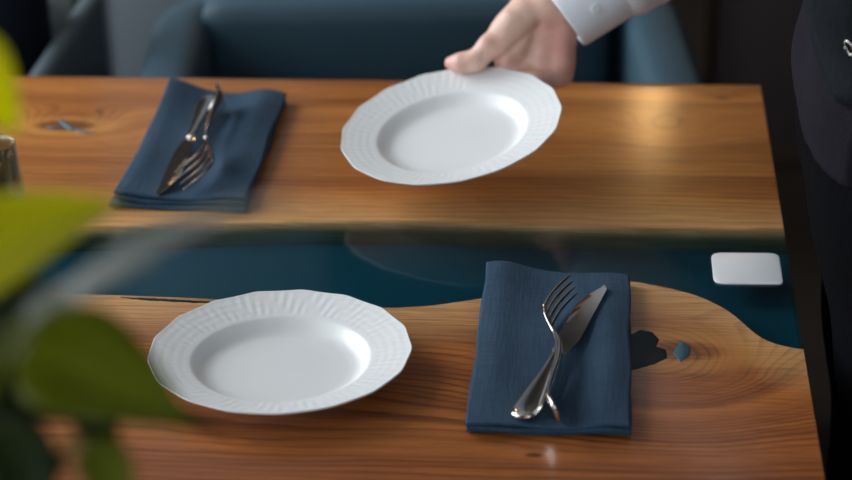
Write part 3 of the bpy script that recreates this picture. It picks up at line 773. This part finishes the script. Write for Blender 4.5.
V, F = sdf_mesh(grow(torso, .016)+[('c', h_, h_+A(0, 0, .03), .1255, .120) for h_ in hip], .0055, .02, clip=vclip, disp=folds(45, .0012))
vest = mesh_obj('vest', V, F, MT['vest'], person, WB); vest['label'] = 'dark charcoal vest'
# grey front flap of the vest with a metal clip, laid on the cloth where the photo shows it
from mathutils.bvhtree import BVHTree
bv = BVHTree.FromPolygons([Vector(v) for v in V], [tuple(map(int, f)) for f in F])
def hit(px, py):
    d = Vector(ray(px, py)); d.normalize(); h = bv.ray_cast(Vector(CAM), d)
    return (np.array(h[0]), np.array(h[1])) if h[0] is not None else None
rows = []
for y, x0 in ((-30, 808), (0, 811), (25, 815), (50, 821), (75, 829), (92, 836), (104, 842)):
    row = []
    for t in np.linspace(0, 1, 9):
        h = hit(x0+(884-x0)*t, y+ (3 if y > 100 else 0)*t)
        row.append(h)
    rows.append(row)
ok = all(h is not None for r_ in rows for h in r_)
if ok:
    def sgn(n_): return n_ if n_@FW < 0 else -n_
    top = [h[0]+sgn(h[1])*.006 for r_ in rows for h in r_]; bot = [h[0]-sgn(h[1])*.001 for r_ in rows for h in r_]
    g = grid_faces(7, 9); V = top+bot; F = list(g)+[tuple(63+i for i in f[::-1]) for f in g]
    rg = list(range(9))+[i*9+8 for i in range(1, 7)]+[54+i for i in range(7, -1, -1)]+[i*9 for i in range(5, 0, -1)]
    F += [(a, b, 63+b, 63+a) for a, b in zip(rg, rg[1:]+rg[:1])]
    vf = mesh_obj('vest_flap', V, F, MT['vest2'], person, WB)
    h = hit(856, 43); pcl = h[0]+sgn(h[1])*.0075; nn = sgn(h[1]); a1 = np.cross(nn, [0, 0, 1]); a1 /= np.linalg.norm(a1); a2 = np.cross(nn, a1)
    V, F = tube([pcl+.0042*math.cos(t)*a1+.0066*math.sin(t)*a2 for t in np.linspace(0, 2*PI, 25)], [.0013]*25, 8)
    mesh_obj('metal_clip', V, F, MT['steel'], person, WB)
else: print('FLAP MISS', [[h is not None for h in r_] for r_ in rows])
for i in range(2):
    V, F = sdf_mesh([('c', ank[i]+A(.01, 0, -.035), ank[i]+A(-.16, 0, -.045), .043, .034), ('c', ank[i]+A(.0, 0, .0), ank[i]+A(0, 0, -.03), .045, .045)], .006, .02, clip=lambda G: .0-G[..., 2])
    mesh_obj('shoe', V, F, MT['shoe'], person, WB)
# right shirt sleeve and cuff: cloth tubes round the forearm
ax = fore-wrist; ax /= np.linalg.norm(ax); ea = np.cross(ax, FW); ea /= np.linalg.norm(ea); eb = np.cross(ax, ea)
cuff0 = atD(561, 14.5, dr+.002); 
def sleeve_rings(ts, rad, fold, tilt=0., m=64, ctr=None):
    R = []
    for t, r_ in zip(ts, rad):
        row = []
        for j in range(m):
            a = 2*PI*j/m; rr = r_*(1+fold*(.5*math.sin(3*a+t*60)+.5*math.sin(5*a-t*95+1)))
            p = ctr(t)+rr*(math.cos(a)*ea+1.0*math.sin(a)*eb)+ax*tilt*math.cos(a+.3)*r_
            row.append(p)
        R.append(row)
    return R
def sl_ctr(t): return cuff0+ax*t if t < .12 else None
cpath = lambda t: cuff0+ax*t
ts = [.0, .001, .004, .02, .04, .058, .062, .0625, .058, .03, .004, .001]
rd = [1.24*q_ for q_ in [.0320, .0328, .0332, .0342, .0356, .0368, .0366, .0356, .0350, .0330, .0312, .0312]]
R = sleeve_rings(ts, rd, .012, ctr=cpath)
V, F = loft(R+[R[0]], cap=False); cf = mesh_obj('cuff', V, F, MT['shirt'], person, WB); cf['label'] = 'white shirt cuff'; sharp(cf, 55)
V, F = lathe([(.0005, 0), (.0045, 0), (.0052, .0008), (.005, .0018), (.0035, .0016), (.0005, .0016)], 20)
bt = cuff0+ax*.03; bd = -FW*.86-UP*.5; bd -= ax*(bd@ax); bd /= np.linalg.norm(bd); b1 = np.cross(ax, bd)
V = np.array(V); V = (bt+bd*.0432)+V[:, 0:1]*ax+V[:, 1:2]*b1+V[:, 2:3]*bd
mesh_obj('cuff_button', V-WB, F, MT['pad'], person)
path = smoothcurve([cuff0+ax*.056, cuff0+ax*.13, el_r*.5+fore*.5, el_r, el_r*.5+sh_r*.5, sh_r], 60)
rings = []; rads = np.interp(np.linspace(0, 1, 60), [0, .04, .15, .5, .62, 1], [.0440, .052, .055, .058, .061, .070])
for i, p in enumerate(path):
    t = path[min(i+1, 59)]-path[max(i-1, 0)]; t /= np.linalg.norm(t); e1 = np.cross(t, FW); e1 /= np.linalg.norm(e1); e2 = np.cross(t, e1); s = i/59
    f_ = .05*min(1, s*12)
    rings.append([p+rads[i]*(1+f_*(.5*math.sin(3*a+s*34)+.35*math.sin(5*a-s*51+1)+.4*math.sin(s*70+2*math.sin(a))))*(math.cos(a)*e1+math.sin(a)*e2) for a in np.linspace(0, 2*PI, 56, endpoint=False)])
V, F = loft(rings); mesh_obj('sleeve', V, F, MT['shirt'], person, WB)

# ------------------------------------------------------------------ potted plant in the foreground
def leaf_mat(name, c1, c2, rough=.35):
    m = Mat(name); x, y, z = m.coord(); v = m.vec(x, y, z); nz = m.noise(v, 30., 4); vein = m.attr('vein')
    c = m.mix(nz.ramp(.3, .7), c1, c2); c = m.mix(vein*.4, c, tuple(min(1, a*1.5+.02) for a in c2))
    m.set(color=c, rough=rough, spec=.5)
    nt = m.nt; tl = m.new('ShaderNodeBsdfTranslucent'); nt.links.new(c.k, tl.inputs[0]); mx = m.new('ShaderNodeMixShader'); mx.inputs[0].default_value = .55
    nt.links.new(m.b.outputs[0], mx.inputs[1]); nt.links.new(tl.outputs[0], mx.inputs[2]); nt.links.new(mx.outputs[0], m.out.inputs[0]); return m.m
LM = [leaf_mat('yellow_green_leaf', srgb(216, 212, 8), srgb(232, 226, 22)), leaf_mat('green_leaf', srgb(104, 114, 8), srgb(130, 138, 14)), leaf_mat('dark_green_leaf', srgb(30, 46, 14), srgb(48, 64, 22)), leaf_mat('grey_sheen_leaf', srgb(150, 156, 150), srgb(165, 170, 165), .3)]  # last one: grey sheen of reflected light painted as the leaf colour
def leaf_geo(base, tip, nrm, width, curl=.12, droop=.1, n=16, m=9, shape=(.0, .34, 1.)):
    base, tip, nrm = map(np.asarray, (base, tip, nrm)); ax = tip-base; L = np.linalg.norm(ax); ax = ax/L
    nrm = nrm-ax*(nrm@ax); nrm = nrm/np.linalg.norm(nrm); sd = np.cross(nrm, ax); V = []; vein = []
    for i in range(n):
        t = i/(n-1); wv = width*max(.012, (math.sin(PI*t**.62))**.85*(1-.25*t))
        for j in range(m):
            s = -1+2*j/(m-1); h = curl*width*abs(s)**1.5*math.sin(PI*t)+droop*L*(4*t*(1-t))*.5+.004*width*10*math.sin(t*18)*abs(s)*.12
            V.append(base+ax*L*t+sd*s*wv+nrm*h); vein.append(1. if j == m//2 else .25*(abs(math.sin(t*20+abs(s)*4)) > .9))
    k = len(V); V = V+[p-nrm*.0008 for p in V]; g = grid_faces(n, m); F = list(g)+[tuple(k+i for i in f[::-1]) for f in g]
    rg = list(range(m))+[i*m+m-1 for i in range(1, n)]+[(n-1)*m+i for i in range(m-2, -1, -1)]+[i*m for i in range(n-2, 0, -1)]
    F += [(a, b, k+b, k+a) for a, b in zip(rg, rg[1:]+rg[:1])]
    return V, F, vein+vein
DS = .84
NEAR = lambda p: CAM+(np.asarray(p)-CAM)*DS
PB = np.append(NEAR([-.60, -1.30, 1.])[:2], 0.)
plant = empty('potted_plant', PB); tag(plant, 'leafy green potted plant standing in the blurred left foreground', 'plant')
V, F = lathe([(.01, .0), (.11, 0), (.12, .01), (.155, .34), (.162, .345), (.165, .37), (.152, .372), (.146, .345), (.13, .33), (.01, .33)], 40)
sharp(mesh_obj('pot', V, F, MT['pot'], plant), 40)
V, F = lathe([(.005, .331), (.10, .334), (.142, .338), (.005, .345)], 30); mesh_obj('soil', V, F, MT['soil'], plant)
crown = [A(-.59, -1.30, .95), A(-.55, -1.31, 1.06), A(-.545, -1.28, 1.16)]
def stem(pts, r0, r1):
    c = smoothcurve(pts, 18); V, F = tube(c, list(np.linspace(r0, r1, 18)), 8); mesh_obj('stem', V, F, LM[2], plant, PB)
main1 = [PB+A(.02, 0, .33), A(-.60, -1.31, .62), A(-.575, -1.31, .90), A(-.545, -1.30, 1.12), A(-.545, -1.29, 1.24)]
main2 = [PB+A(-.03, .02, .33), A(-.64, -1.27, .60), A(-.60, -1.28, .84), A(-.52, -1.29, 1.02)]
main3 = [PB+A(.03, -.03, .33), A(-.57, -1.34, .60), A(-.52, -1.33, .84), A(-.475, -1.32, 1.0)]
for mm in (main1, main2, main3):
    mm[2:] = [NEAR(p) for p in mm[2:]]; mm[1] = (mm[0]+mm[2])/2+A(.02*(mm is main2), .01, 0)
for mm in (main1, main2, main3): stem(mm, .007, .004)
view = -FW
def leaf(bp, tp, d0, d1, wpx, mat, lean=(0, 0, 0), root=None, droop=.08):
    d0, d1 = d0*DS, d1*DS; b, t = atD(*bp, d0), atD(*tp, d1); wd = wpx/2*(d0+d1)/2/FPX
    V, F, ve = leaf_geo(b, t, view*.75+np.array(lean), wd, .18, droop)
    mesh_obj('leaf', V, F, LM[mat], plant, PB, attrs={'vein': ve})
    if root is not None:
        V, F = tube(smoothcurve([root, (np.asarray(root)+b)/2+A(0, 0, .015), b+(t-b)*.03], 10), [.0022]*10, 6); mesh_obj('leaf_stalk', V, F, LM[1], plant, PB)
s1, s2, s3 = main1, main2, main3
leaf((-80, 284), (122, 200), 1.10, 1.16, 138, 0, (-.3, .1, .45), s1[3])
leaf((-62, 40), (20, 132), 1.10, 1.14, 96, 0, (0, 0, .3), s1[4])
leaf((24, 340), (194, 428), 1.14, 1.12, 134, 1, (0, 0, .6), s2[3])
leaf((-20, 380), (105, 330), 1.18, 1.20, 86, 2, (0, 0, .3), s2[3])
leaf((-50, 420), (70, 470), 1.16, 1.14, 90, 2, (0, 0, .5), s2[3])
leaf((60, 330), (120, 500), 1.17, 1.12, 70, 2, (.3, 0, .3), s2[3])
leaf((-30, 300), (60, 390), 1.20, 1.18, 90, 2, (0, 0, .6), s2[3])
leaf((90, 440), (140, 530), 1.12, 1.09, 60, 1, (0, 0, .5), s3[3])
leaf((10, 420), (40, 540), 1.12, 1.09, 80, 2, (0, 0, .5), s3[3])
leaf((60, 300), (300, 190), .98, 1.02, 66, 3, (-.6, .5, .9), s2[3])
leaf((-40, 470), (60, 350), 1.2, 1.2, 110, 2, (0, 0, .5), s2[3])
leaf((0, 290), (95, 355), 1.2, 1.2, 70, 2, (0, 0, .5), s2[3])
leaf((20, 320), (160, 262), 1.06, 1.08, 40, 3, (-.4, .2, .9), s2[3])

rng = np.random.RandomState(3)
for mm in (main1, main2, main3):                                   # leaves further down the stems, below the frame
    for q, p in enumerate(smoothcurve(mm, 12)[2:8]):
        a = rng.rand()*2*PI; b = p+.05*A(math.cos(a), math.sin(a), .35); t = b+(.09+.03*rng.rand())*A(math.cos(a), math.sin(a), -.25)
        V, F, ve = leaf_geo(b, t, A(.2, .1, 1.), .028, .18, .08); mesh_obj('leaf', V, F, LM[1+q % 2], plant, PB, attrs={'vein': ve})
        V, F = tube([p, b+(t-b)*.03], [.002, .002], 6); mesh_obj('leaf_stalk', V, F, LM[1], plant, PB)

# ------------------------------------------------------------------ pendant lamps further back in the room
def pendant(loc, label):
    r = empty('pendant_lamp', loc); tag(r, label, 'lamp', 'pendant lamps')
    V, F = lathe([(.004, .14), (.018, .14), (.022, .10), (.022, .075), (.004, .075)], 20); sharp(mesh_obj('socket', V, F, MT['brass'], r))
    V, F = lathe([(.003, -.045)]+[(.045*math.sin(t), -.045*math.cos(t)) for t in np.linspace(.3, 2.5, 12)]+[(.016, .06), (.016, .078), (.003, .078)], 24); mesh_obj('bulb', V, F, MT['bulb'], r)
    V, F = tube([(0, 0, .138), (0, 0, ZC-loc[2])], [.003, .003], 8); mesh_obj('cord', V, F, MT['blacksteel'], r)
def mirror_at(px, py, dist):
    p = atZ(px, py, TZ); d = p-CAM; d /= np.linalg.norm(d); d[2] *= -1; return p+d*dist
pendant(tuple(mirror_at(651, 100, 2.6)), 'glowing pendant lamp hanging at the back behind the armchair')
pendant((-1.45, 1.6, 1.95), 'glowing pendant lamp hanging near the left window')
pendant((-1.75, -.3, 2.05), 'glowing pendant lamp hanging left of the dining table')
